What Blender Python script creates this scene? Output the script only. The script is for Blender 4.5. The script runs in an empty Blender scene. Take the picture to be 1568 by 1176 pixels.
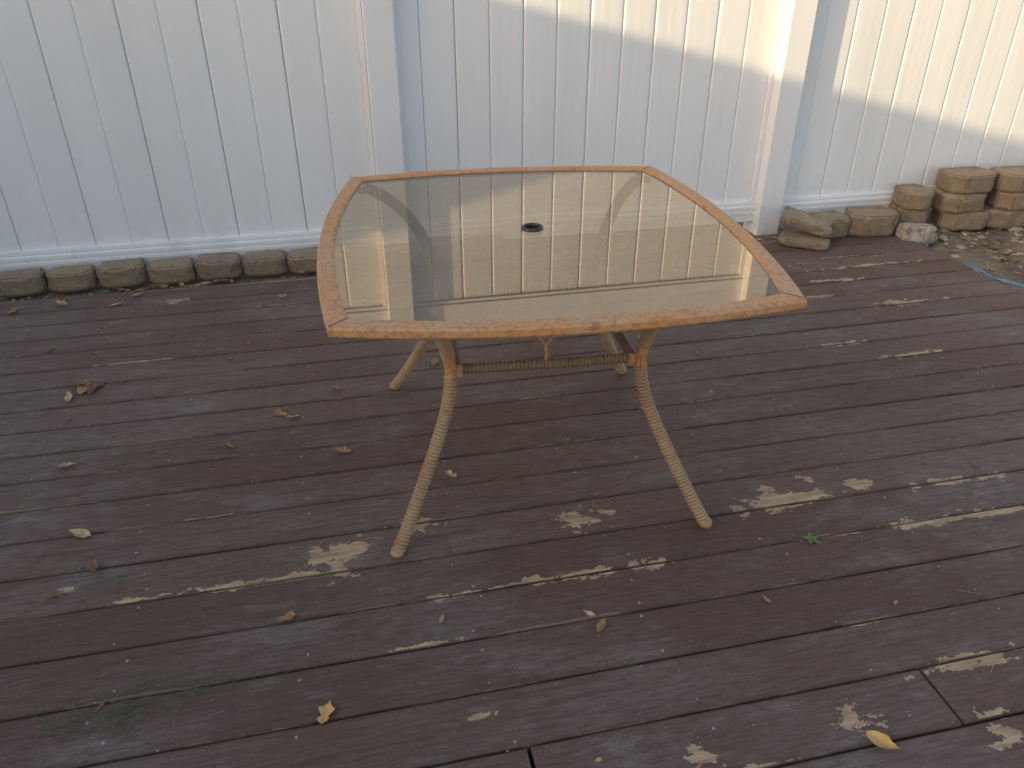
import bpy, bmesh, math, random
from mathutils import Vector, Matrix, noise
from mathutils.bvhtree import BVHTree
random.seed(7)
C=bpy.context.scene.collection
R=math.radians

# ---------------------------------------------------------------- helpers
def empty(name, loc=(0,0,0), rz=0):
    o=bpy.data.objects.new(name,None); o.location=loc; o.rotation_euler=(0,0,rz); o.empty_display_size=.1
    C.objects.link(o); return o
def obj(name, verts, faces, mats=(), parent=None, smooth=False, fm=None):
    me=bpy.data.meshes.new(name); me.from_pydata([tuple(v) for v in verts],[],faces); me.update()
    bm=bmesh.new(); bm.from_mesh(me); bmesh.ops.recalc_face_normals(bm,faces=bm.faces); 
    if fm is not None:
        bm.faces.ensure_lookup_table()
        for f,i in zip(bm.faces,fm): f.material_index=i
    bm.to_mesh(me); bm.free()
    for m in mats: me.materials.append(m)
    if smooth:
        for p in me.polygons: p.use_smooth=True
    o=bpy.data.objects.new(name,me); C.objects.link(o)
    if parent: o.parent=parent
    return o
class MB:
    def __init__(s): s.v=[];s.f=[];s.m=[]
    def add(s,v,f,mi=0):
        b=len(s.v); s.v+= [tuple(x) for x in v]; s.f+=[tuple(i+b for i in q) for q in f]; s.m+=[mi]*len(f)
    def box(s,x0,x1,y0,y1,z0,z1,mi=0,b=0.0):
        if b<=0:
            v=[(x,y,z) for z in (z0,z1) for y in (y0,y1) for x in (x0,x1)]
            s.add(v,[(0,2,3,1),(4,5,7,6),(0,1,5,4),(2,6,7,3),(0,4,6,2),(1,3,7,5)],mi)
        else:
            bm=bmesh.new(); bmesh.ops.create_cube(bm,size=1)
            for w in bm.verts:
                w.co=Vector(((x0+x1)/2+w.co.x*(x1-x0),(y0+y1)/2+w.co.y*(y1-y0),(z0+z1)/2+w.co.z*(z1-z0)))
            bmesh.ops.bevel(bm,geom=bm.edges[:],offset=b,segments=2,affect='EDGES',profile=.5)
            bm.verts.index_update()
            s.add([w.co[:] for w in bm.verts],[[w.index for w in f.verts] for f in bm.faces],mi); bm.free()
    def make(s,name,mats,parent=None,smooth=False): return obj(name,s.v,s.f,mats,parent,smooth,s.m)

def mat(name):
    m=bpy.data.materials.new(name); m.use_nodes=True; nt=m.node_tree; nt.nodes.clear()
    out=nt.nodes.new('ShaderNodeOutputMaterial'); bs=nt.nodes.new('ShaderNodeBsdfPrincipled')
    nt.links.new(bs.outputs[0],out.inputs[0])
    return m,nt,bs,out
class N:
    def __init__(s,nt): s.nt=nt
    def lk(s,a,b): s.nt.links.new(a,b)
    def node(s,t,**k):
        n=s.nt.nodes.new(t)
        for a,b in k.items(): setattr(n,a,b)
        return n
    def put(s,inp,val):
        if hasattr(val,'is_output'): s.lk(val,inp)
        else: inp.default_value=val
    def coord(s,scale=(1,1,1),loc=(0,0,0)):
        t=s.node('ShaderNodeTexCoord'); mp=s.node('ShaderNodeMapping'); s.lk(t.outputs['Object'],mp.inputs[0])
        mp.inputs['Scale'].default_value=scale; mp.inputs['Location'].default_value=loc; return mp.outputs[0]
    def noise(s,vec,scale,detail=3,rough=.55,dist=0):
        n=s.node('ShaderNodeTexNoise'); s.put(n.inputs['Vector'],vec); n.inputs['Scale'].default_value=scale
        n.inputs['Detail'].default_value=detail; n.inputs['Roughness'].default_value=rough; n.inputs['Distortion'].default_value=dist
        return n.outputs[0]
    def math(s,op,a,b=0,c=0,clamp=False):
        n=s.node('ShaderNodeMath',operation=op,use_clamp=clamp); s.put(n.inputs[0],a); s.put(n.inputs[1],b); s.put(n.inputs[2],c); return n.outputs[0]
    def step(s,v,a,b,o0=0.,o1=1.):
        n=s.node('ShaderNodeMapRange',interpolation_type='SMOOTHSTEP'); s.put(n.inputs[0],v)
        n.inputs[1].default_value=a;n.inputs[2].default_value=b;n.inputs[3].default_value=o0;n.inputs[4].default_value=o1
        return n.outputs[0]
    def mix(s,f,a,b,mode='MIX'):
        n=s.node('ShaderNodeMix',data_type='RGBA',blend_type=mode); s.put(n.inputs[0],f)
        s.put(n.inputs[6],a if hasattr(a,'is_output') else (*a,1)); s.put(n.inputs[7],b if hasattr(b,'is_output') else (*b,1))
        return n.outputs[2]
    def bump(s,h,strength,dist,bs,prev=None):
        n=s.node('ShaderNodeBump'); n.inputs['Strength'].default_value=strength; n.inputs['Distance'].default_value=dist
        s.lk(h,n.inputs['Height']); 
        if prev: s.lk(prev,n.inputs['Normal'])
        s.lk(n.outputs[0],bs.inputs['Normal']); return n.outputs[0]

# ---------------------------------------------------------------- materials
def m_vinyl():
    m,nt,bs,_=mat('white_vinyl'); n=N(nt)
    c=n.coord()
    a=n.noise(n.coord((1,1,.25)),3,4)
    col=n.mix(n.step(a,.35,.75),(.84,.84,.84),(.79,.79,.785))
    geo=n.node('ShaderNodeTexCoord'); sx=n.node('ShaderNodeSeparateXYZ'); n.lk(geo.outputs['Object'],sx.inputs[0])
    low=n.step(sx.outputs[2],.4,.02)
    d=n.math('MULTIPLY',low,n.step(n.noise(c,9,4,.7),.45,.75))
    col=n.mix(n.math('MULTIPLY',d,.3),col,(.45,.40,.32))
    n.lk(col,bs.inputs['Base Color']); bs.inputs['Roughness'].default_value=.42
    return m
PITCH=.1455
PATCH=[(-.132,1.591,.055,.045),(-.12,1.545,.025,.035),(-.08,1.605,.04,.02),(.099,1.657,.04,.022),(.529,1.591,.035,.028),
(1.118,1.541,.09,.024),(1.225,1.545,.07,.02),(1.53,1.371,.14,.015),(1.396,1.374,.06,.014),(1.661,1.368,.12,.010),(1.658,1.518,.09,.012),
(1.80,1.515,.05,.012),(1.398,1.564,.04,.014),(1.123,1.605,.02,.015),(.65,1.379,.04,.014),(.441,1.383,.09,.012),(.549,1.376,.04,.01),
(.27,1.381,.10,.007),(-.405,1.531,.06,.011),(-.246,1.533,.09,.010),(1.26,.935,.10,.014),(.915,.852,.03,.03),(.93,.82,.014,.03),
(.567,.846,.018,.02),(.158,1.029,.022,.006),(1.201,.766,.03,.03),(.132,1.379,.05,.008),(-.783,1.603,.03,.014),(-.62,1.535,.05,.007),
(.628,1.601,.02,.012),(1.26,1.62,.02,.015),(2.25,3.0,.12,.012),(2.0,2.84,.10,.010),(2.4,2.70,.12,.02),(1.9,2.40,.08,.012),(-.8,3.42,.04,.02),
(2.1,2.26,.1,.012),(2.5,3.14,.2,.01)]
def m_deck():
    m,nt,bs,_=mat('painted_deck_wood'); n=N(nt)
    c=n.coord(); g=n.coord((.12,1,1)); g2=n.coord((.05,1,1))
    geo=n.node('ShaderNodeNewGeometry'); rnd=geo.outputs['Random Per Island']
    sx=n.node('ShaderNodeSeparateXYZ'); tc=n.node('ShaderNodeTexCoord'); n.lk(tc.outputs['Object'],sx.inputs[0])
    base=n.mix(rnd,(.138,.078,.058),(.188,.120,.094))
    big=n.step(n.noise(c,1.1,4,.62),.42,.64)
    base=n.mix(n.math('MULTIPLY',big,.55),base,(.205,.163,.142))
    worn=n.step(n.noise(n.coord((.4,1,1)),5,6,.75),.50,.65)
    base=n.mix(n.math('MULTIPLY',worn,.5),base,(.235,.200,.178))
    w2=n.step(n.noise(n.coord((.5,1,1),(5,5,5)),17,5,.75),.54,.64)
    base=n.mix(n.math('MULTIPLY',n.math('MULTIPLY',w2,big),.55),base,(.28,.25,.225))
    fine=n.noise(g,130,4,.7)
    base=n.mix(n.step(fine,.35,.7),base,n.mix(.5,base,(.06,.038,.031)))
    streak=n.step(n.noise(g2,42,3,.6),.54,.70)
    base=n.mix(n.math('MULTIPLY',streak,.38),base,(.085,.052,.042))
    sp=n.noise(c,85,4,.7)
    base=n.mix(n.math('MULTIPLY',n.step(sp,.62,.72),.4),base,(.31,.265,.225))
    base=n.mix(n.math('MULTIPLY',n.step(sp,.38,.28),.6),base,(.05,.033,.027))
    fy=n.math('FRACT',n.math('DIVIDE',n.math('SUBTRACT',sx.outputs[1],1.235-20*PITCH),PITCH))
    e=n.math('MULTIPLY',n.math('MINIMUM',fy,n.math('SUBTRACT',1,fy)),PITCH)
    en=n.math('MULTIPLY',n.step(n.noise(n.coord((.5,1,1)),4.5,5,.72),.47,.72),.0090)
    edge=n.step(n.math('SUBTRACT',e,n.math('ADD',en,.0018)),.0012,-.0008)
    col=n.mix(n.math('MULTIPLY',edge,.7),base,(.34,.25,.15))
    seam_dark=n.step(e,.016,.002,0.,.4)  # darkens each board towards its edges along the seams
    col=n.mix(seam_dark,col,(.08,.052,.038))
    n.lk(col,bs.inputs['Base Color'])
    bs.inputs['Roughness'].default_value=.66
    bs.inputs['Specular IOR Level'].default_value=.25
    n.bump(n.noise(g,90,4,.7),.45,.004,bs)
    return m
def m_simple(name,a,b,scale=8,rough=.8,bump=.3,bd=.01,det=4,stretch=(1,1,1),c3=None):
    m,nt,bs,_=mat(name); n=N(nt); c=n.coord(stretch)
    x=n.noise(c,scale,det,.65); col=n.mix(n.step(x,.35,.65),a,b)
    if c3: col=n.mix(n.step(n.noise(c,scale*3.3,3,.6),.58,.68),col,c3)
    n.lk(col,bs.inputs['Base Color']); bs.inputs['Roughness'].default_value=rough
    if bump: n.bump(n.noise(c,scale*4,3,.7),bump,bd,bs)
    return m
def m_island(name,cols,rough=.8):
    m,nt,bs,_=mat(name); n=N(nt)
    geo=n.node('ShaderNodeNewGeometry'); cr=n.node('ShaderNodeValToRGB'); cr.color_ramp.interpolation='CONSTANT'
    while len(cr.color_ramp.elements)<len(cols): cr.color_ramp.elements.new(.5)
    for i,cc in enumerate(cols):
        cr.color_ramp.elements[i].position=i/len(cols); cr.color_ramp.elements[i].color=(*cc,1)
    n.lk(geo.outputs['Random Per Island'],cr.inputs[0])
    x=n.noise(n.coord(),90,3); col=n.mix(n.step(x,.4,.65),cr.outputs[0],n.mix(.55,cr.outputs[0],(.12,.07,.04)))
    n.lk(col,bs.inputs['Base Color']); bs.inputs['Roughness'].default_value=rough
    return m
def m_stone():
    m,nt,bs,_=mat('concrete_paver'); n=N(nt); c=n.coord()
    oi=n.node('ShaderNodeObjectInfo'); geo=n.node('ShaderNodeNewGeometry')
    a=n.noise(c,14,5,.7)
    col=n.mix(oi.outputs['Random'],(.37,.275,.175),(.29,.22,.15))
    col=n.mix(n.step(a,.4,.7),col,(.43,.335,.225))
    col=n.mix(n.math('MULTIPLY',n.step(n.noise(c,150,2,.6),.55,.68),.7),col,(.13,.09,.06))
    col=n.mix(n.math('MULTIPLY',n.step(n.noise(c,5,3,.6),.52,.7),.45),col,(.17,.125,.085))
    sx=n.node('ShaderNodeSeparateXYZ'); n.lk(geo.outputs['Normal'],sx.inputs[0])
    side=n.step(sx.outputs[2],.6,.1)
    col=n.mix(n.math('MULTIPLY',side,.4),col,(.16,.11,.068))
    n.lk(col,bs.inputs['Base Color']); bs.inputs['Roughness'].default_value=.92
    n.bump(n.noise(c,60,5,.8),.8,.010,bs)
    return m
def m_rust():
    m,nt,bs,_=mat('rusted_tan_metal'); n=N(nt); c=n.coord()
    a=n.noise(c,5,4,.65)
    col=n.mix(n.step(a,.38,.62),(.52,.31,.165),(.57,.265,.095))
    f1=n.step(n.noise(n.coord((1,1,1),(7,1,3)),75,5,.8),.50,.57)
    col=n.mix(n.math('MULTIPLY',f1,.62),col,(.36,.145,.05))
    f2=n.step(n.noise(n.coord((1,1,1),(4,4,4)),150,4,.75),.58,.64)
    col=n.mix(n.math('MULTIPLY',f2,.5),col,(.63,.45,.29))
    f3=n.step(n.noise(c,17,5,.75),.58,.68)
    col=n.mix(n.math('MULTIPLY',f3,.6),col,(.23,.09,.035))
    n.lk(col,bs.inputs['Base Color']); bs.inputs['Roughness'].default_value=.5
    n.bump(n.noise(c,110,4,.75),.5,.002,bs); return m
def m_wrap(name,a,b,cc):
    m,nt,bs,_=mat(name); n=N(nt); c=n.coord()
    col=n.mix(n.step(n.noise(c,12,4,.7),.38,.68),a,b)
    col=n.mix(n.math('MULTIPLY',n.step(n.noise(c,45,3,.7),.58,.66),.6),col,cc)
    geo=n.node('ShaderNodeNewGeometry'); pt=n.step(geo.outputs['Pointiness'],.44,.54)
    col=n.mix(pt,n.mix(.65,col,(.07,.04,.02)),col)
    n.lk(col,bs.inputs['Base Color']); bs.inputs['Roughness'].default_value=.6
    return m
def m_glass():
    m,nt,bs,out=mat('tinted_tempered_glass'); n=N(nt); nt.nodes.remove(bs)
    fr=n.node('ShaderNodeFresnel'); fr.inputs[0].default_value=2.8
    gl=n.node('ShaderNodeBsdfGlossy'); gl.inputs['Color'].default_value=(1,.91,.79,1); gl.inputs['Roughness'].default_value=.014
    tr=n.node('ShaderNodeBsdfTransparent'); tr.inputs[0].default_value=(.42,.36,.30,1)
    di=n.node('ShaderNodeBsdfDiffuse'); c=n.coord()
    dust=n.math('ADD',n.step(n.noise(c,4,5,.7),.3,.8,.08,.22),n.math('MULTIPLY',n.step(n.noise(c,70,3,.6),.62,.71),.22))
    di.inputs[0].default_value=(.47,.40,.32,1)
    m1=n.node('ShaderNodeMixShader'); n.lk(fr.outputs[0],m1.inputs[0]); n.lk(tr.outputs[0],m1.inputs[1]); n.lk(gl.outputs[0],m1.inputs[2])
    m2=n.node('ShaderNodeMixShader'); n.lk(dust,m2.inputs[0]); n.lk(m1.outputs[0],m2.inputs[1]); n.lk(di.outputs[0],m2.inputs[2])
    n.lk(m2.outputs[0],out.inputs[0]); return m
VIN=m_vinyl(); CORE=m_simple('vinyl_core',(.42,.43,.44),(.38,.39,.40),3,.7,0); DECK=m_deck(); STONE=m_stone(); RUST=m_rust()
WRAP=m_wrap('tan_cord_wrap',(.42,.285,.165),(.34,.21,.11),(.38,.17,.065)); DWRAP=m_wrap('dark_cord_wrap',(.25,.165,.105),(.18,.115,.075),(.28,.12,.05)); GLASS=m_glass()
DARK=m_simple('black_plastic',(.02,.02,.02),(.04,.04,.038),20,.4,0)
NAIL=m_simple('galvanised_nail',(.42,.40,.38),(.22,.20,.18),200,.6,0)
DIRT=m_simple('dry_dirt',(.25,.19,.125),(.15,.11,.075),7,.95,.8,.03,5,(1,1,1),(.34,.29,.21))
GRASS=m_simple('lawn_grass',(.07,.09,.03),(.11,.10,.05),5,.95,.8,.03)
RUBBLE=m_simple('pale_rubble',(.47,.41,.32),(.30,.25,.19),20,.9,.7,.008)
LEAF=m_island('dry_leaf',[(.36,.21,.09),(.50,.33,.15),(.26,.14,.07),(.55,.41,.23),(.40,.22,.08)])
CHIP=m_island('debris_chip',[(.30,.24,.19),(.16,.10,.07),(.36,.29,.21),(.09,.06,.05),(.28,.2,.12)])
YLEAF=m_simple('yellow_leaf',(.66,.43,.16),(.54,.31,.09),30,.6,.2,.003)
GREEN=m_simple('green_leaf',(.10,.24,.05),(.16,.30,.07),30,.6,0)
STRAW=m_simple('dull_grass_blade',(.07,.10,.04),(.13,.14,.07),30,.8,0)
BLUE=m_simple('blue_strap',(.05,.22,.48),(.08,.32,.60),20,.5,.2,.003)
SIDING=m_simple('beige_siding',(.50,.46,.38),(.44,.40,.33),3,.7,.1)
SHING=m_simple('shingles',(.10,.09,.085),(.06,.055,.05),20,.9,.5)
WIN=m_simple('window_pane',(.03,.035,.04),(.05,.055,.06),2,.08,0)
BARE=m_simple('bare_weathered_wood',(.54,.385,.22),(.32,.225,.135),70,.85,.4,.003,4,(.12,1,1),(.38,.31,.22))

# ---------------------------------------------------------------- ground
v=[];f=[]
xs=[-400,-60,-20,-8,-4,2.9]+[2.9+.06*i for i in range(1,44)]+[8,20,60,400]
ys=[-400,-60,-20,-6,-2,1]+[1+.06*i for i in range(1,50)]+[8,20,60,400]
for y in ys:
    for x in xs:
        if x>2.9:
            z=-.035+.035*noise.noise(Vector((x*4,y*4,0)))+.02*noise.noise(Vector((x*13,y*13,2)))
            if (x-3.35)**2+((y-2.93)*1.3)**2<.02: z-=.06
        elif y>3.5: z=-.03
        if y>3.9 or y<1 or x>6: z=-.06
        if x<=2.9 and y<3.5: z=-.22
        v.append((x,y,z))
nx=len(xs)
for j in range(len(ys)-1):
    for i in range(nx-1): f.append((j*nx+i,j*nx+i+1,(j+1)*nx+i+1,(j+1)*nx+i))
obj('ground',v,f,[DIRT],smooth=True)
mb=MB(); mb.box(-40,40,4.2,60,-.055,-.04); mb.make('lawn',[GRASS])

# ---------------------------------------------------------------- deck
mb=MB()
def board(x0,x1,y0,y1,top=0.0,th=.034,r=.0045):
    prof=[(y0,top-th),(y0,top-r),(y0+r*.3,top-r*.3),(y0+r,top),((y0+y1)/2,top+.0006),(y1-r,top),(y1-r*.3,top-r*.3),(y1,top-r),(y1,top-th)]
    nseg=max(2,int((x1-x0)/.06)); vv=[];ff=[];k=len(prof); sd=random.random()*50
    for i in range(nseg+1):
        x=x0+(x1-x0)*i/nseg
        dz=.0022*noise.noise(Vector((x*.9,sd,0))); t=.0016*noise.noise(Vector((x*.8,sd,5)))
        for j,(y,z) in enumerate(prof):
            jit=.0011*noise.noise(Vector((x*14,sd,j*.7))) if j in(1,2,3,5,6,7) else 0
            vv.append((x,y+jit+.0012*noise.noise(Vector((x*1.2,sd,9))),z+dz+t*(y-y0)/.14))
    for i in range(nseg):
        for j in range(k-1): a=i*k+j; ff.append((a,a+k,a+k+1,a+1))
        ff.append((i*k+k-1,(i+1)*k+k-1,(i+1)*k,i*k))
    ff.append(tuple(range(k))); ff.append(tuple(reversed(range(nseg*k,nseg*k+k))))
    mb.add(vv,ff,0)
gap=.0055
nails=[]
for i in range(-28,16):
    y0=1.235+i*PITCH+gap/2; y1=y0+PITCH-gap
    top=random.uniform(-.0012,.0012)
    if i==-3:
        ends=[(-6.0,.236),(.245,1.127),(1.134,3.0)]
    else:
        j=-2.0-random.choice([0,.4,.8,1.6]); ends=[(-6.0,j),(j+.004,2.97+random.uniform(-.012,.012))]
    for a,b in ends: board(a,b,y0,y1,top)
    x=-5.9+.02
    while x<2.95:
        for yy in (y0+.028,y1-.028):
            if random.random()<.8: nails.append((x+random.uniform(-.03,.03),yy+random.uniform(-.018,.018),top))
        x+=.405
bv=BVHTree.FromPolygons([Vector(q) for q in mb.v],mb.f)
def deckz(x,y):
    h=bv.ray_cast(Vector((x,y,.1)),Vector((0,0,-1)),.11)
    return h[0].z if h[0] is not None else None
for (x,y,z) in nails:
    r=random.uniform(.0018,.0038); k=8; zz=deckz(x,y)
    if zz is None: continue
    zz+=.0006
    vv=[(x+r*math.cos(2*math.pi*q/k),y+r*math.sin(2*math.pi*q/k),zz) for q in range(k)]+[(x+1.25*r*math.cos(2*math.pi*q/k),y+1.25*r*math.sin(2*math.pi*q/k),zz-.004) for q in range(k)]
    mb.add(vv,[tuple(range(k))]+[(q,(q+1)%k,k+(q+1)%k,k+q) for q in range(k)],1)
def fbm(x,y,s): return sum(noise.noise(Vector((x*s*2**o,y*s*2**o,3.3+o)))/1.45**o for o in range(4))
cells={}
G=.0020
def mark(px,py,rx,ry,amp=1.15):
    for iy in range(int((py-ry*1.9)/G),int((py+ry*1.9)/G)+1):
        for ix in range(int((px-rx*1.9)/(G*1.3)),int((px+rx*1.9)/(G*1.3))+1):
            x=ix*G*1.3;y=iy*G
            q=math.sqrt(((x-px)/rx)**2+((y-py)/ry)**2)+amp*fbm(x*.6,y,34)
            if q<1: cells[(ix,iy)]=1
for p in PATCH: mark(p[0],p[1],p[2]*1.12,p[3]*1.12)
for _ in range(48):
    x=random.uniform(-1.4,2.8); k=random.randint(-3,15); mark(x,1.235+PITCH*k+random.gauss(0,.003),random.uniform(.02,.12),random.uniform(.002,.005),1.3)
for _ in range(16):
    mark(random.uniform(-1.4,2.8),random.uniform(.7,3.4),random.uniform(.004,.012),random.uniform(.003,.006),1.2)
vi={};vv=[];ff=[]
def gv(ix,iy):
    if (ix,iy) not in vi:
        x=ix*G*1.3+.0006*noise.noise(Vector((ix*.9,iy*.9,1))); y=iy*G+.0006*noise.noise(Vector((ix*.9,iy*.9,7)))
        z=deckz(x,y); vi[(ix,iy)]=None if (z is None or z<-.004) else len(vv)
        if vi[(ix,iy)] is not None: vv.append((x,y,z+.00045))
    return vi[(ix,iy)]
for (ix,iy) in cells:
    q=[gv(ix,iy),gv(ix+1,iy),gv(ix+1,iy+1),gv(ix,iy+1)]
    if None not in q: ff.append(tuple(q))
mb.add(vv,ff,4)
xj=-5.88
while xj<2.95:
    mb.box(xj-.019,xj+.019,-2.8,3.55,-.18,-.0375,2); xj+=.405
mb.box(2.93,2.965,-2.8,3.55,-.19,-.0375,0)
mb.box(-6,2.96,3.572,3.60,-.10,-.012,3,.004)
EDGEW=m_simple('weathered_trim_wood',(.36,.26,.14),(.20,.13,.08),10,.85,.4,.006,4,(.2,1,1))
deck=mb.make('wooden_deck',[DECK,NAIL,m_simple('joist_wood',(.05,.04,.03),(.03,.025,.02),5,.9,0),EDGEW,BARE])

# ---------------------------------------------------------------- fence
FY=3.83
fence=empty('white_vinyl_fence',(0,FY,0))
posts=[-6.01,-3.95,-1.895,.16,2.215,4.27,6.325,8.38]
PW=.135; TR=1.76; TT=1.955
for i,x in enumerate(posts):
    b=MB(); b.box(x,x+PW,-.085,.07,-.2,2.0,0,.006)
    b.box(x-.008,x+PW+.008,-.093,.078,2.0,2.02,0,.003)
    cx=x+PW/2; vv=[(x-.004,-.089,2.02),(x+PW+.004,-.089,2.02),(x+PW+.004,.074,2.02),(x-.004,.074,2.02),(cx,-.01,2.065)]
    b.add(vv,[(0,1,4),(1,2,4),(2,3,4),(3,0,4)])
    b.make('post_%d'%(i+1),[VIN],fence)
BW=.1625
for i in range(len(posts)-1):
    xa=posts[i]+PW; xb=posts[i+1]
    b=MB()
    b.box(xa-.002,xb+.002,-.034,.045,.035,.128,0,.004)
    b.box(xa-.002,xb+.002,-.0385,-.0335,.105,.122,0,.0015)
    b.box(xa-.002,xb+.002,-.0385,-.0335,.078,.095,0,.0015)
    b.box(xa-.002,xb+.002,-.026,.036,.1285,.146,0,.003)
    b.box(xa-.002,xb+.002,-.024,.045,TR,TT,0,.004)
    b.box(xa-.002,xb+.002,-.016,.036,TR-.02,TR-.0005,0,.003)
    b.box(xa+.001,xa+.024,-.017,.028,.1465,TR-.0205,0,.003)
    b.box(xb-.024,xb-.001,-.017,.028,.1465,TR-.0205,0,.003)
    b.make('rails_%d'%(i+1),[VIN],fence)
    b=MB()
    if i==2:
        gl=sorted([q for q in [-.2-.1625*k for k in range(-2,14)] if xa+.05<q<xb-.04])
    else:
        gl=[xa+.115+BW*k for k in range(14) if xa+.115+BW*k<xb-.05]
    edges=[xa+.02]+gl+[xb-.02]
    for k in range(len(edges)-1):
        e0,e1=edges[k],edges[k+1]
        nxs=20; nzs=44; vv=[];ff=[]; sd=random.random()*90; bow=random.uniform(.0003,.0009); tl=random.uniform(-.0005,.0005)
        row=[(-1,.011)]+[(q,0) for q in range(nxs+1)]+[(nxs+1,.011)]
        wide=.0017; thin=.0004 if i!=3 else .0011
        fa=.0004 if i<3 else .0006
        for zz in range(nzs+1):
            z=.135+(TR-.01-.135)*zz/nzs
            for (q,dep) in row:
                u=min(max(q,0),nxs)/nxs
                gx0=e0+(wide if k%2==0 else thin); gx1=e1-(thin if k%2==0 else wide)
                X=gx0+(gx1-gx0)*u; yb=dep
                if dep==0:
                    edge=.0018 if (q==0 or q==nxs) else 0
                    yb=edge-bow*math.sin(math.pi*u)+tl*(u-.5)*2+.0007*noise.noise(Vector((X*9,z*1.3,sd)))+fa*noise.noise(Vector((X*42,z*1.9,sd)))
                vv.append((X,yb-.004,z))
        k2=len(row)
        for zz in range(nzs):
            for q in range(k2-1): a=zz*k2+q; ff.append((a,a+1,a+1+k2,a+k2))
        b.add(vv,ff,0)
    b.make('boards_%d'%(i+1),[VIN],fence,smooth=True)
    b=MB(); b.box(xa+.005,xb-.005,.0075,.018,.13,TR-.005,0)
    b.make('panel_core_%d'%(i+1),[CORE],fence)

# ---------------------------------------------------------------- stones
def block(name,poly,h,loc,rz=0,tilt=(0,0),mats=None,rough=.004,bev=.007):
    bm=bmesh.new(); sd=random.random()*100
    vs=[bm.verts.new((x,y,0)) for x,y in poly]; fc=bm.faces.new(vs)
    r=bmesh.ops.extrude_face_region(bm,geom=[fc]); 
    for e in r['geom']:
        if isinstance(e,bmesh.types.BMVert): e.co.z=h
    bmesh.ops.recalc_face_normals(bm,faces=bm.faces)
    bmesh.ops.bevel(bm,geom=bm.edges[:],offset=bev,segments=2,affect='EDGES')
    bmesh.ops.triangulate(bm,faces=bm.faces)
    for _ in range(4):
        lg=[e for e in bm.edges if e.calc_length()>.018]
        if not lg: break
        bmesh.ops.subdivide_edges(bm,edges=lg,cuts=1); bmesh.ops.triangulate(bm,faces=bm.faces)
    bm.normal_update()
    for w in bm.verts:
        p=w.co*1.0
        side=1.8 if abs(w.normal.z)<.5 else .7
        w.co+=w.normal*rough*side*(noise.noise(Vector((p.x*22,p.y*22,p.z*22+sd)))+.7*noise.noise(Vector((p.x*70,p.y*70,p.z*70+sd))))
    me=bpy.data.meshes.new(name); bm.to_mesh(me); bm.free()
    for p in me.polygons: p.use_smooth=True
    me.materials.append(mats or STONE)
    o=bpy.data.objects.new(name,me); C.objects.link(o); o.location=loc; o.rotation_euler=(tilt[0],tilt[1],rz)
    return o
def pav(w,d,ch=.04):
    return [(-w/2+ch,0),(w/2-ch,0),(w/2,ch*.9),(w/2-.012,d),(-w/2+.012,d),(-w/2,ch*.9)]
xst=[-2.60,-2.38,-2.155,-1.935,-1.72,-1.499,-1.282,-1.055,-.839,-.624,-.409,-.198,.015,.235,.455,.67]
for x in xst:
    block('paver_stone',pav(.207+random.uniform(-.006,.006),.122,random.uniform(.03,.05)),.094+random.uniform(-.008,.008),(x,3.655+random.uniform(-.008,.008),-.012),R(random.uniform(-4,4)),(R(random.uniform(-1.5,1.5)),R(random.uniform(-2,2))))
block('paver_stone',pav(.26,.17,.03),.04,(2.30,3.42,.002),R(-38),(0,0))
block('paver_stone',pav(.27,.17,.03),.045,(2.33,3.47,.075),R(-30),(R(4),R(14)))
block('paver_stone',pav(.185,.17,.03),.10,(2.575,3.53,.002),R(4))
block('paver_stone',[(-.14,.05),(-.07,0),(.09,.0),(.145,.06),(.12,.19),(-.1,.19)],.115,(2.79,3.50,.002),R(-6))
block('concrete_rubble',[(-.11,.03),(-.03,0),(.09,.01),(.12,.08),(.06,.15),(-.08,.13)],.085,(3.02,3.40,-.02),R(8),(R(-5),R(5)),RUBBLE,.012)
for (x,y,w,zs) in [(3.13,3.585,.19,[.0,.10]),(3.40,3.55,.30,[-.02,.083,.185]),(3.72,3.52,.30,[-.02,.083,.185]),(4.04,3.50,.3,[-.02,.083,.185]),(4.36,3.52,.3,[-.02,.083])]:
    for zi,z in enumerate(zs):
        block('paver_stone',[(-w/2,.06),(-w/2+.07,0),(w/2-.07,0),(w/2,.06),(w/2-.03,.20),(-w/2+.03,.20)],.10,(x+random.uniform(-.02,.02),y+random.uniform(-.012,.004),z),R(random.uniform(-7,7)))

mb=MB()
def peb(x,y,z,r,mi):
    bm=bmesh.new(); bmesh.ops.create_icosphere(bm,subdivisions=1,radius=r)
    sd=random.random()*99; sx=random.uniform(.7,1.5)
    for w in bm.verts:
        w.co*=1+.5*noise.noise(w.co*(1/r)+Vector((sd,0,0))); w.co.x*=sx; w.co.z*=.55
        a=sd; w.co=Vector((w.co.x*math.cos(a)-w.co.y*math.sin(a)+x,w.co.x*math.sin(a)+w.co.y*math.cos(a)+y,w.co.z+z))
    bm.verts.index_update(); mb.add([w.co[:] for w in bm.verts],[[w.index for w in q.verts] for q in bm.faces],mi); bm.free()
for _ in range(650):
    x=random.uniform(2.99,4.6); y=random.uniform(2.3,3.6); peb(x,y,-.03,random.choice([.006,.008,.012,.018,.03])*random.uniform(.7,1.2),random.choice([0,0,1,1,2]))
for _ in range(260):
    x=random.uniform(-2.6,2.9); peb(x,random.uniform(3.60,3.67),-.025,random.uniform(.004,.012),random.choice([0,1,1]))
mb.make('gravel_debris',[RUBBLE,DIRT,STONE])
vv=[];ff=[]
pth=[(2.985,3.06),(3.0,2.98),(3.005,2.90),(3.03,2.81),(3.045,2.74),(3.10,2.62),(3.12,2.5)]
for i,(x,y) in enumerate(pth):
    z=-.004+.008*math.sin(i*1.9); vv+=[(x-.010,y,z),(x+.010,y+.004,z+.006*math.cos(i*2))]
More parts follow.
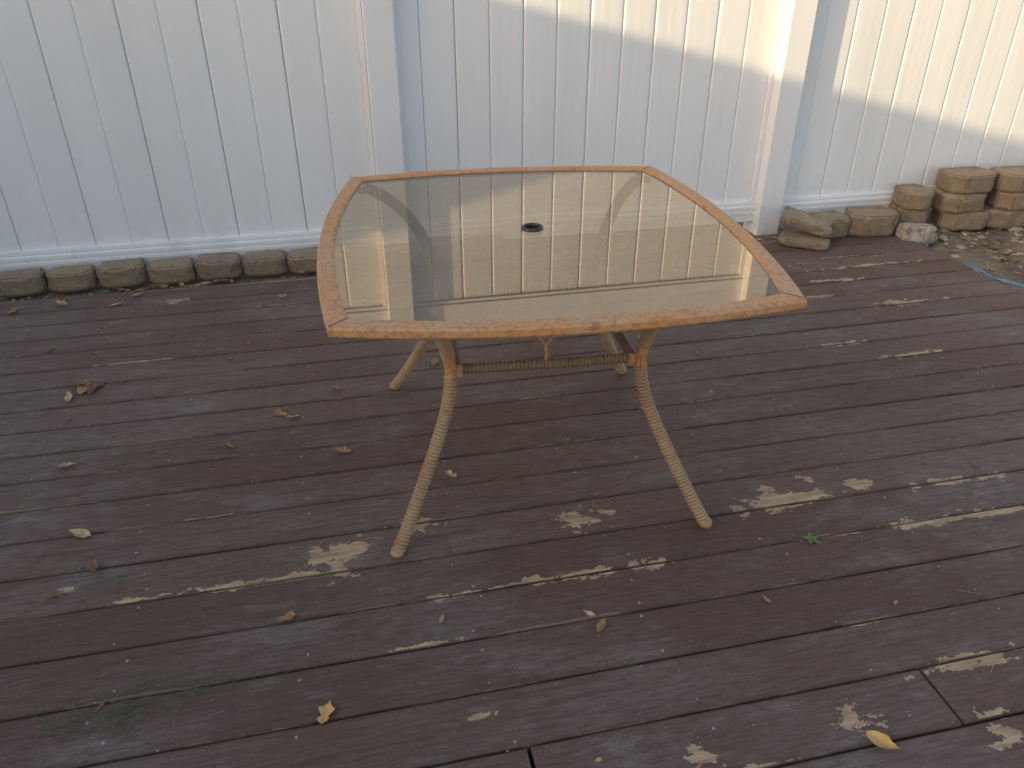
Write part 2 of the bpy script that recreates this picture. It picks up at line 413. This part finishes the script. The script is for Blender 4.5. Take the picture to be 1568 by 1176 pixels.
for i in range(len(pth)-1): ff.append((2*i,2*i+1,2*i+3,2*i+2))
o=obj('blue_strap',vv,ff,[BLUE],smooth=True); md=o.modifiers.new('s','SOLIDIFY'); md.thickness=.002

# ---------------------------------------------------------------- leaves and litter
mb=MB()
def leaf(x,y,L,W,rz,curl=.3,z=.004,mi=0,lobes=0,tilt=0):
    n=8; rows=[]
    for i in range(n+1):
        t=i/n; w=W*math.sin(math.pi*min(1,t*1.02))**.8*(1-.35*t)+.0004
        if lobes: w*=1+.45*math.sin(t*math.pi*lobes*2)
        rows.append([(L*(t-.5),-w,curl*w*1.3+curl*L*.5*(t-.4)**2*2),(L*(t-.5)+.002,0,curl*L*.5*(t-.4)**2*2),(L*(t-.5),w,curl*w*random.uniform(.4,1.6)+curl*L*.5*(t-.4)**2*2)])
    M=Matrix.Translation((x,y,z))@Matrix.Rotation(rz,4,'Z')@Matrix.Rotation(tilt,4,'X')
    vv=[tuple(M@Vector((a,b,c))) for r in rows for (a,b,c) in r]; mn=min(p[2] for p in vv)
    vv=[(a,b,c-mn+z) for a,b,c in vv]
    ff=[]
    for i in range(n):
        for j in range(2): a=i*3+j; ff.append((a,a+1,a+4,a+3))
    mb.add(vv,ff,mi)
LV=[(-1.004,2.684,.075),(-.96,2.637,.07),(-1.023,2.60,.06),(-.99,2.66,.09),(-.94,2.66,.05),(-.921,2.164,.05),(-.094,2.061,.05),(-.797,1.816,.06),(-.728,1.668,.05),(-.802,1.59,.04),
(-.242,1.39,.045),(.464,1.246,.03),(.479,1.207,.04),(-.105,2.463,.045),(-.293,2.329,.05),(-1.038,3.42,.05),(-1.273,3.472,.06),
(-.326,3.351,.04),(-1.457,3.429,.07),(.022,2.893,.05),(-.448,2.168,.04),(.265,2.582,.06),(1.802,1.566,.035),(.22,1.863,.04),(-.966,3.5,.05),
(.473,1.593,.03),(1.0,3.3,.04),(2.0,3.2,.05),(1.1,2.6,.04),(.9,1.2,.025),(-1.2,3.0,.05),(-.25,2.30,.04)]
for x,y,L in LV: leaf(x,y,L*1.15,L*.26,random.uniform(0,6.28),random.uniform(.25,.8),.004,0,random.choice([0,2,3]),random.uniform(-.3,.3))
leaf(-.154,1.104,.055,.017,1.2,.35,.004,2,2); 
for _ in range(110):
    x=random.uniform(-2.5,2.9); y=random.choice([random.uniform(.6,3.5),random.uniform(2.6,3.5)])
    leaf(x,y,random.uniform(.012,.03),random.uniform(.003,.007),random.uniform(0,6.28),random.uniform(.1,.7),.004)
for _ in range(60): leaf(random.uniform(-2.5,2.9),random.uniform(3.6,3.67),random.uniform(.03,.06),.012,random.uniform(0,6.28),.6,-.015)
for _ in range(60): leaf(random.uniform(3.0,4.4),random.uniform(2.4,3.5),random.uniform(.03,.06),.012,random.uniform(0,6.28),.6,-.01)
for _ in range(1500):
    if random.random()<.4: x=random.uniform(-1.6,.3); y=random.uniform(2.3,3.55)
    else: x=random.uniform(-1.6,2.9); y=random.uniform(.7,3.55)
    if random.random()<.35:
        k=round((y-1.235)/PITCH); y=1.235+k*PITCH+random.gauss(0,.012)
    r=random.uniform(.0010,.0036); a0=random.uniform(0,6.28); k=5
    vv=[(x+r*random.uniform(.6,1.6)*math.cos(a0+q*6.28/k),y+r*random.uniform(.4,1.0)*math.sin(a0+q*6.28/k),.0035+random.uniform(0,.001)) for q in range(k)]
    mb.add(vv,[tuple(range(k))],1)
for _ in range(70):
    x=random.uniform(-1.6,2.8); y=random.uniform(.7,3.5); a=random.uniform(0,3.14); L=random.uniform(.02,.06); w=.0008
    dx,dy=math.cos(a),math.sin(a)
    vv=[(x-dy*w,y+dx*w,.005),(x+dy*w,y-dx*w,.005),(x+dx*L+dy*w,y+dy*L-dx*w,.006),(x+dx*L-dy*w,y+dy*L+dx*w,.006)]
    mb.add(vv,[(0,1,2,3)],1)
mb.make('fallen_leaves',[LEAF,CHIP,YLEAF])
mb=MB(); leaf(0,0,.062,.018,0,.75,.0,0,0,.35); o=mb.make('yellow_leaf',[YLEAF],smooth=True); o.location=(.933,.795,.005); o.rotation_euler=(0,0,-.9)
mb=MB()
for a in (.3,1.5,2.6,3.9,5.2): leaf(.011*math.cos(a),.011*math.sin(a),.028,.006,a,.5,.004)
o=mb.make('green_sprig',[GREEN]); o.location=(1.127,1.371,.0)
mb=MB()
for (cx,cy,nn,sp) in [(-.60,1.20,45,.05),(-.45,1.225,30,.07),(-.694,1.611,14,.014)]:
    for _ in range(nn):
        x=cx+random.gauss(0,sp); y=cy+random.gauss(0,.02); a=random.uniform(-.9,.9)+random.choice([0,3.14]); L=random.uniform(.03,.09); w=.0009; z0=.004
        pts=[]
        for q in range(5):
            t=q/4; aa=a+t*random.uniform(-.4,.4); pts.append((x+math.cos(aa)*L*t,y+math.sin(aa)*L*t,z0+.012*math.sin(t*3.14)))
        vv=[]
        for p in pts: vv+=[(p[0],p[1]-w,p[2]),(p[0],p[1]+w,p[2])]
        mb.add(vv,[(2*q,2*q+1,2*q+3,2*q+2) for q in range(4)])
mb.make('grass_clippings',[STRAW])

# ---------------------------------------------------------------- table
T=empty('patio_table',(.487,1.959,0),R(-4.4))
HX,HY,HT=.508,.569,.731; BL=.056
def outline(off,n=16):
    pts=[]
    hx,hy=HX-off,HY-off
    for (ax,ay,bx,by,nx_,ny_) in [(-hx,-hy,hx,-hy,0,-1),(hx,-hy,hx,hy,1,0),(hx,hy,-hx,hy,0,1),(-hx,hy,-hx,-hy,-1,0)]:
        for i in range(n):
            t=i/n; bl=BL*4*t*(1-t)
            pts.append((ax+(bx-ax)*t+nx_*bl,ay+(by-ay)*t+ny_*bl))
    return pts
NS=16
sec=[(.004,-.026),(0,-.020),(0,-.006),(.003,-.0015),(.008,0),(.034,.0),(.039,-.002),(.0405,-.006),(.0405,-.013),(.012,-.013),(.010,-.026)]
vv=[];ff=[];k=4*NS
for (o_,z) in sec:
    for (x,y) in outline(o_,NS): vv.append((x,y,HT+z))
m_=len(sec)
for j in range(m_):
    for i in range(k):
        a=j*k+i;b=j*k+(i+1)%k;c=((j+1)%m_)*k+(i+1)%k;d=((j+1)%m_)*k+i; ff.append((a,b,c,d))
rim=obj('rim',vv,ff,[RUST],T)
mb=MB()
SEAM=m_simple('dark_rust_seam',(.14,.06,.03),(.08,.04,.02),40,.8,0)
for sx_ in (-1,1):
    for sy_ in (-1,1):
        p=[(HX*sx_,HY*sy_),((HX-.041)*sx_,(HY-.041)*sy_)]
        dx,dy=-sy_*.0010,sx_*.0010
        mb.add([(p[0][0]*.995+dx,p[0][1]*.995+dy,HT+.0006),(p[0][0]*.995-dx,p[0][1]*.995-dy,HT+.0006),(p[1][0]-dx,p[1][1]-dy,HT+.0006),(p[1][0]+dx,p[1][1]+dy,HT+.0006)],[(0,1,2,3)],1)
        cx,cy=sx_*(HX-.05),sy_*(HY-.045)
        mb.box(cx-.030,cx+.030,cy-.022,cy+.022,HT-.040,HT-.0265,0,.003)
mb.make('corner_brackets',[RUST,SEAM],T)
outer=outline(.033,NS); HR=.022
inner=[(HR*math.cos(math.atan2(y,x)),HR*math.sin(math.atan2(y,x))) for x,y in outer]
k=len(outer); vv=[(x,y,HT-.0065) for x,y in outer+inner]
obj('glass_top',vv,[(i,(i+1)%k,k+(i+1)%k,k+i) for i in range(k)],[GLASS],T)
def ring(name,r0,r1,z0,z1,m,parent,bev=.002):
    sec=[(r0,z0),(r0,z1-bev),(r0+bev,z1),(r1-bev*2,z1),(r1,z1-bev*.8),(r1,z0)]
    vv=[];ff=[];n=40
    for (r,z) in sec:
        for i in range(n): vv.append((r*math.cos(6.28318*i/n),r*math.sin(6.28318*i/n),z))
    s=len(sec)
    for j in range(s):
        for i in range(n): ff.append((j*n+i,j*n+(i+1)%n,((j+1)%s)*n+(i+1)%n,((j+1)%s)*n+i))
    return obj(name,vv,ff,[m],parent,True)
ring('umbrella_ring',.0215,.030,HT-.020,HT-.0015,DARK,T)
def catmull(P,step):
    P=[Vector(p) for p in P]; Q=[P[0]*2-P[1]]+P+[P[-1]*2-P[-2]]; out=[]
    for i in range(1,len(Q)-2):
        p0,p1,p2,p3=Q[i-1:i+3]; n=max(2,int((p2-p1).length/step))
        for j in range(n):
            t=j/n; out.append(.5*((2*p1)+(-p0+p2)*t+(2*p0-5*p1+4*p2-p3)*t*t+(-p0+3*p1-3*p2+p3)*t**3))
    out.append(P[-1]); return out
def tube(name,P,r,m,parent,rib=0,pitch=.0098,step=.0016,seg=16,bare=None):
    pts=catmull(P,step); vv=[];ff=[];fm=[]; L=0; prev=None
    tot=sum((pts[i+1]-pts[i]).length for i in range(len(pts)-1))
    for i,p in enumerate(pts):
        tan=(pts[min(i+1,len(pts)-1)]-pts[max(i-1,0)]).normalized()
        if prev is None: a=tan.orthogonal().normalized()
        else: a=(prev-tan*prev.dot(tan)).normalized()
        prev=a; b=tan.cross(a)
        if i: L+=(p-pts[i-1]).length
        fr=L/tot
        isb=bare and bare[0]<fr<bare[1]
        for q in range(seg):
            ph=(L/pitch)
            rb=rib*(abs(math.sin(math.pi*ph))**.7-1) if (rib and not isb) else -rib*.8
            th=2*math.pi*q/seg; vv.append(p+(a*math.cos(th)+b*math.sin(th))*(r+rb))
        if i:
            for q in range(seg):
                ff.append(((i-1)*seg+q,(i-1)*seg+(q+1)%seg,i*seg+(q+1)%seg,i*seg+q)); fm.append(1 if isb else 0)
    n=len(pts); ff.append(tuple(range(seg))); ff.append(tuple(range((n-1)*seg,n*seg))); fm+=[0,0]
    return obj(name,vv,ff,[m,RUST],parent,True,fm)
prof=[(.418,.012),(.392,.060),(.352,.140),(.305,.240),(.268,.335),(.254,.400),(.252,.450),(.262,.520),(.285,.590),(.325,.648),(.385,.688),(.455,.706)]
sgn=[(-1,-1,'front_left'),(1,-1,'front_right'),(-1,1,'rear_left'),(1,1,'rear_right')]
for sx_,sy_,nm in sgn:
    P=[(sx_*r,sy_*r*(1.04+(.10*max(0,(z-.5))/.2)),z) for r,z in prof]
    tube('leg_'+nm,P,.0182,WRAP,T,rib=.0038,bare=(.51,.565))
    x,y=sx_*.421,sy_*.421*1.04
    bm=bmesh.new(); bmesh.ops.create_cone(bm,cap_ends=True,segments=16,radius1=.019,radius2=.017,depth=.02)
    bmesh.ops.bevel(bm,geom=[e for e in bm.edges],offset=.003,segments=2,affect='EDGES')
    for w in bm.verts: w.co+=Vector((x,y,.011))
    bm.verts.index_update(); obj('foot_'+nm,[w.co[:] for w in bm.verts],[[w.index for w in q.verts] for q in bm.faces],[WRAP],T,True); bm.free()
rx,ry,rz_=.236,.245,.438
for a,b,nm in [((-rx,-ry),(rx,-ry),'front'),((-rx,ry),(rx,ry),'rear'),((-rx,-ry),(-rx,ry),'left'),((rx,-ry),(rx,ry),'right')]:
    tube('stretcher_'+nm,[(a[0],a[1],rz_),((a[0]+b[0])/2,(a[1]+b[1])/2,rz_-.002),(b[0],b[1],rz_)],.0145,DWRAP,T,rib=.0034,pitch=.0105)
mb=MB()
for sx_ in(-1,1):
    for sy_ in (-1,1):
        mb.box(sx_*.252-.006,sx_*.252+.006,sy_*.262-.022,sy_*.262+.022,rz_-.02,rz_+.02,0,.003)
        mb.box(sx_*.238-.018,sx_*.238+.018,sy_*.256-.005,sy_*.256+.005,rz_-.018,rz_+.018,0,.003)
mb.make('leg_plates',[RUST],T)
tube('holder_rod_stem',[(0,-ry,rz_+.008),(0,-ry,rz_+.03),(-.002,-ry+.003,rz_+.052)],.0045,RUST,T,step=.006,seg=8)
for s_,nm in ((-1,'left'),(1,'right')):
    tube('holder_rod_'+nm,[(-.002,-ry+.003,rz_+.050),(s_*.012,-ry+.005,rz_+.066),(s_*.038,-ry+.012,rz_+.082),(s_*.075,-ry+.03,rz_+.098),(s_*.12,-ry+.08,rz_+.13)],.0035,RUST,T,step=.006,seg=8)

# ---------------------------------------------------------------- unseen house, added and sized so its roof throws the shade
H=empty('shade_house',(-6.2,0,0))
EZ=1.162+.2535*(.83+6.0)
mb=MB()
mb.box(-7,-.35,-9,3.6,-.2,EZ-.19,0)
for i in range(int((EZ-.2)/.12)): mb.box(-.35,-.338,-9,3.6,i*.12+.012,i*.12+.118,0,.003)
mb.make('walls',[SIDING],H)
mb=MB(); mb.box(-.336,-.30,-3.2,-2.1,.9,2.1,1,.004); mb.box(-.298,-.292,-3.12,-2.18,.98,2.02,0); mb.box(-.336,-.30,.2,1.3,.9,2.1,1,.004); mb.box(-.298,-.292,.28,1.22,.98,2.02,0)
mb.box(-.336,-.31,-5.2,-4.3,0,2.1,1,.004)
mb.make('windows_and_door',[WIN,VIN],H)
mb=MB()
y0,y1=-9.3,3.70
mb.add([(.2,y0,EZ),(.2,y1,EZ),(-3.6,y1,EZ+.45),(-3.6,y0,EZ+.45),(-7.4,y1,EZ),(-7.4,y0,EZ),
        (.2,y0,EZ-.16),(.2,y1,EZ-.16),(-3.6,y1,EZ-.05),(-3.6,y0,EZ-.05),(-7.4,y1,EZ-.16),(-7.4,y0,EZ-.16)],
       [(0,1,2,3),(3,2,4,5),(6,9,8,7),(9,11,10,8),(0,6,7,1),(5,4,10,11),(1,7,8,2),(2,8,10,4),(0,3,9,6),(3,5,11,9)])
mb.make('roof',[SHING],H)

# ---------------------------------------------------------------- light
AZ=R(70.5); EL=R(13.45)
ts=Vector((-math.sin(AZ)*math.cos(EL),-math.cos(AZ)*math.cos(EL),math.sin(EL)))
sd=bpy.data.lights.new('sun','SUN'); sd.energy=5; sd.angle=R(.5); sd.color=(1,.78,.43)
so=bpy.data.objects.new('sun',sd); C.objects.link(so); so.rotation_euler=ts.to_track_quat('Z','Y').to_euler(); so.location=(-5,-5,8)
W=bpy.data.worlds.new("World"); bpy.context.scene.world=W; W.use_nodes=True
nt=W.node_tree; bg=nt.nodes['Background']; sk=nt.nodes.new('ShaderNodeTexSky'); sk.sky_type='NISHITA'; sk.sun_disc=False
sk.sun_elevation=EL; sk.sun_rotation=math.atan2(ts.x,ts.y); sk.air_density=1; sk.dust_density=2.0; sk.ozone_density=1
mx=nt.nodes.new('ShaderNodeMix'); mx.data_type='RGBA'; mx.blend_type='MULTIPLY'; mx.inputs[0].default_value=1
mx.inputs[7].default_value=(1.09,1.0,.94,1)   # camera white balance
nt.links.new(sk.outputs[0],mx.inputs[6]); nt.links.new(mx.outputs[2],bg.inputs[0]); bg.inputs[1].default_value=.335

cd=bpy.data.cameras.new('camera'); cd.sensor_width=36; cd.lens=36*1178/1568; cd.clip_end=2000; cd.clip_start=.05
co=bpy.data.objects.new('camera',cd); C.objects.link(co); co.location=(0,0,1.4); co.rotation_euler=(R(60),0,R(-12.4))
sc=bpy.context.scene; sc.camera=co
sc.view_settings.view_transform='Standard'; sc.view_settings.look='None'; sc.view_settings.exposure=0
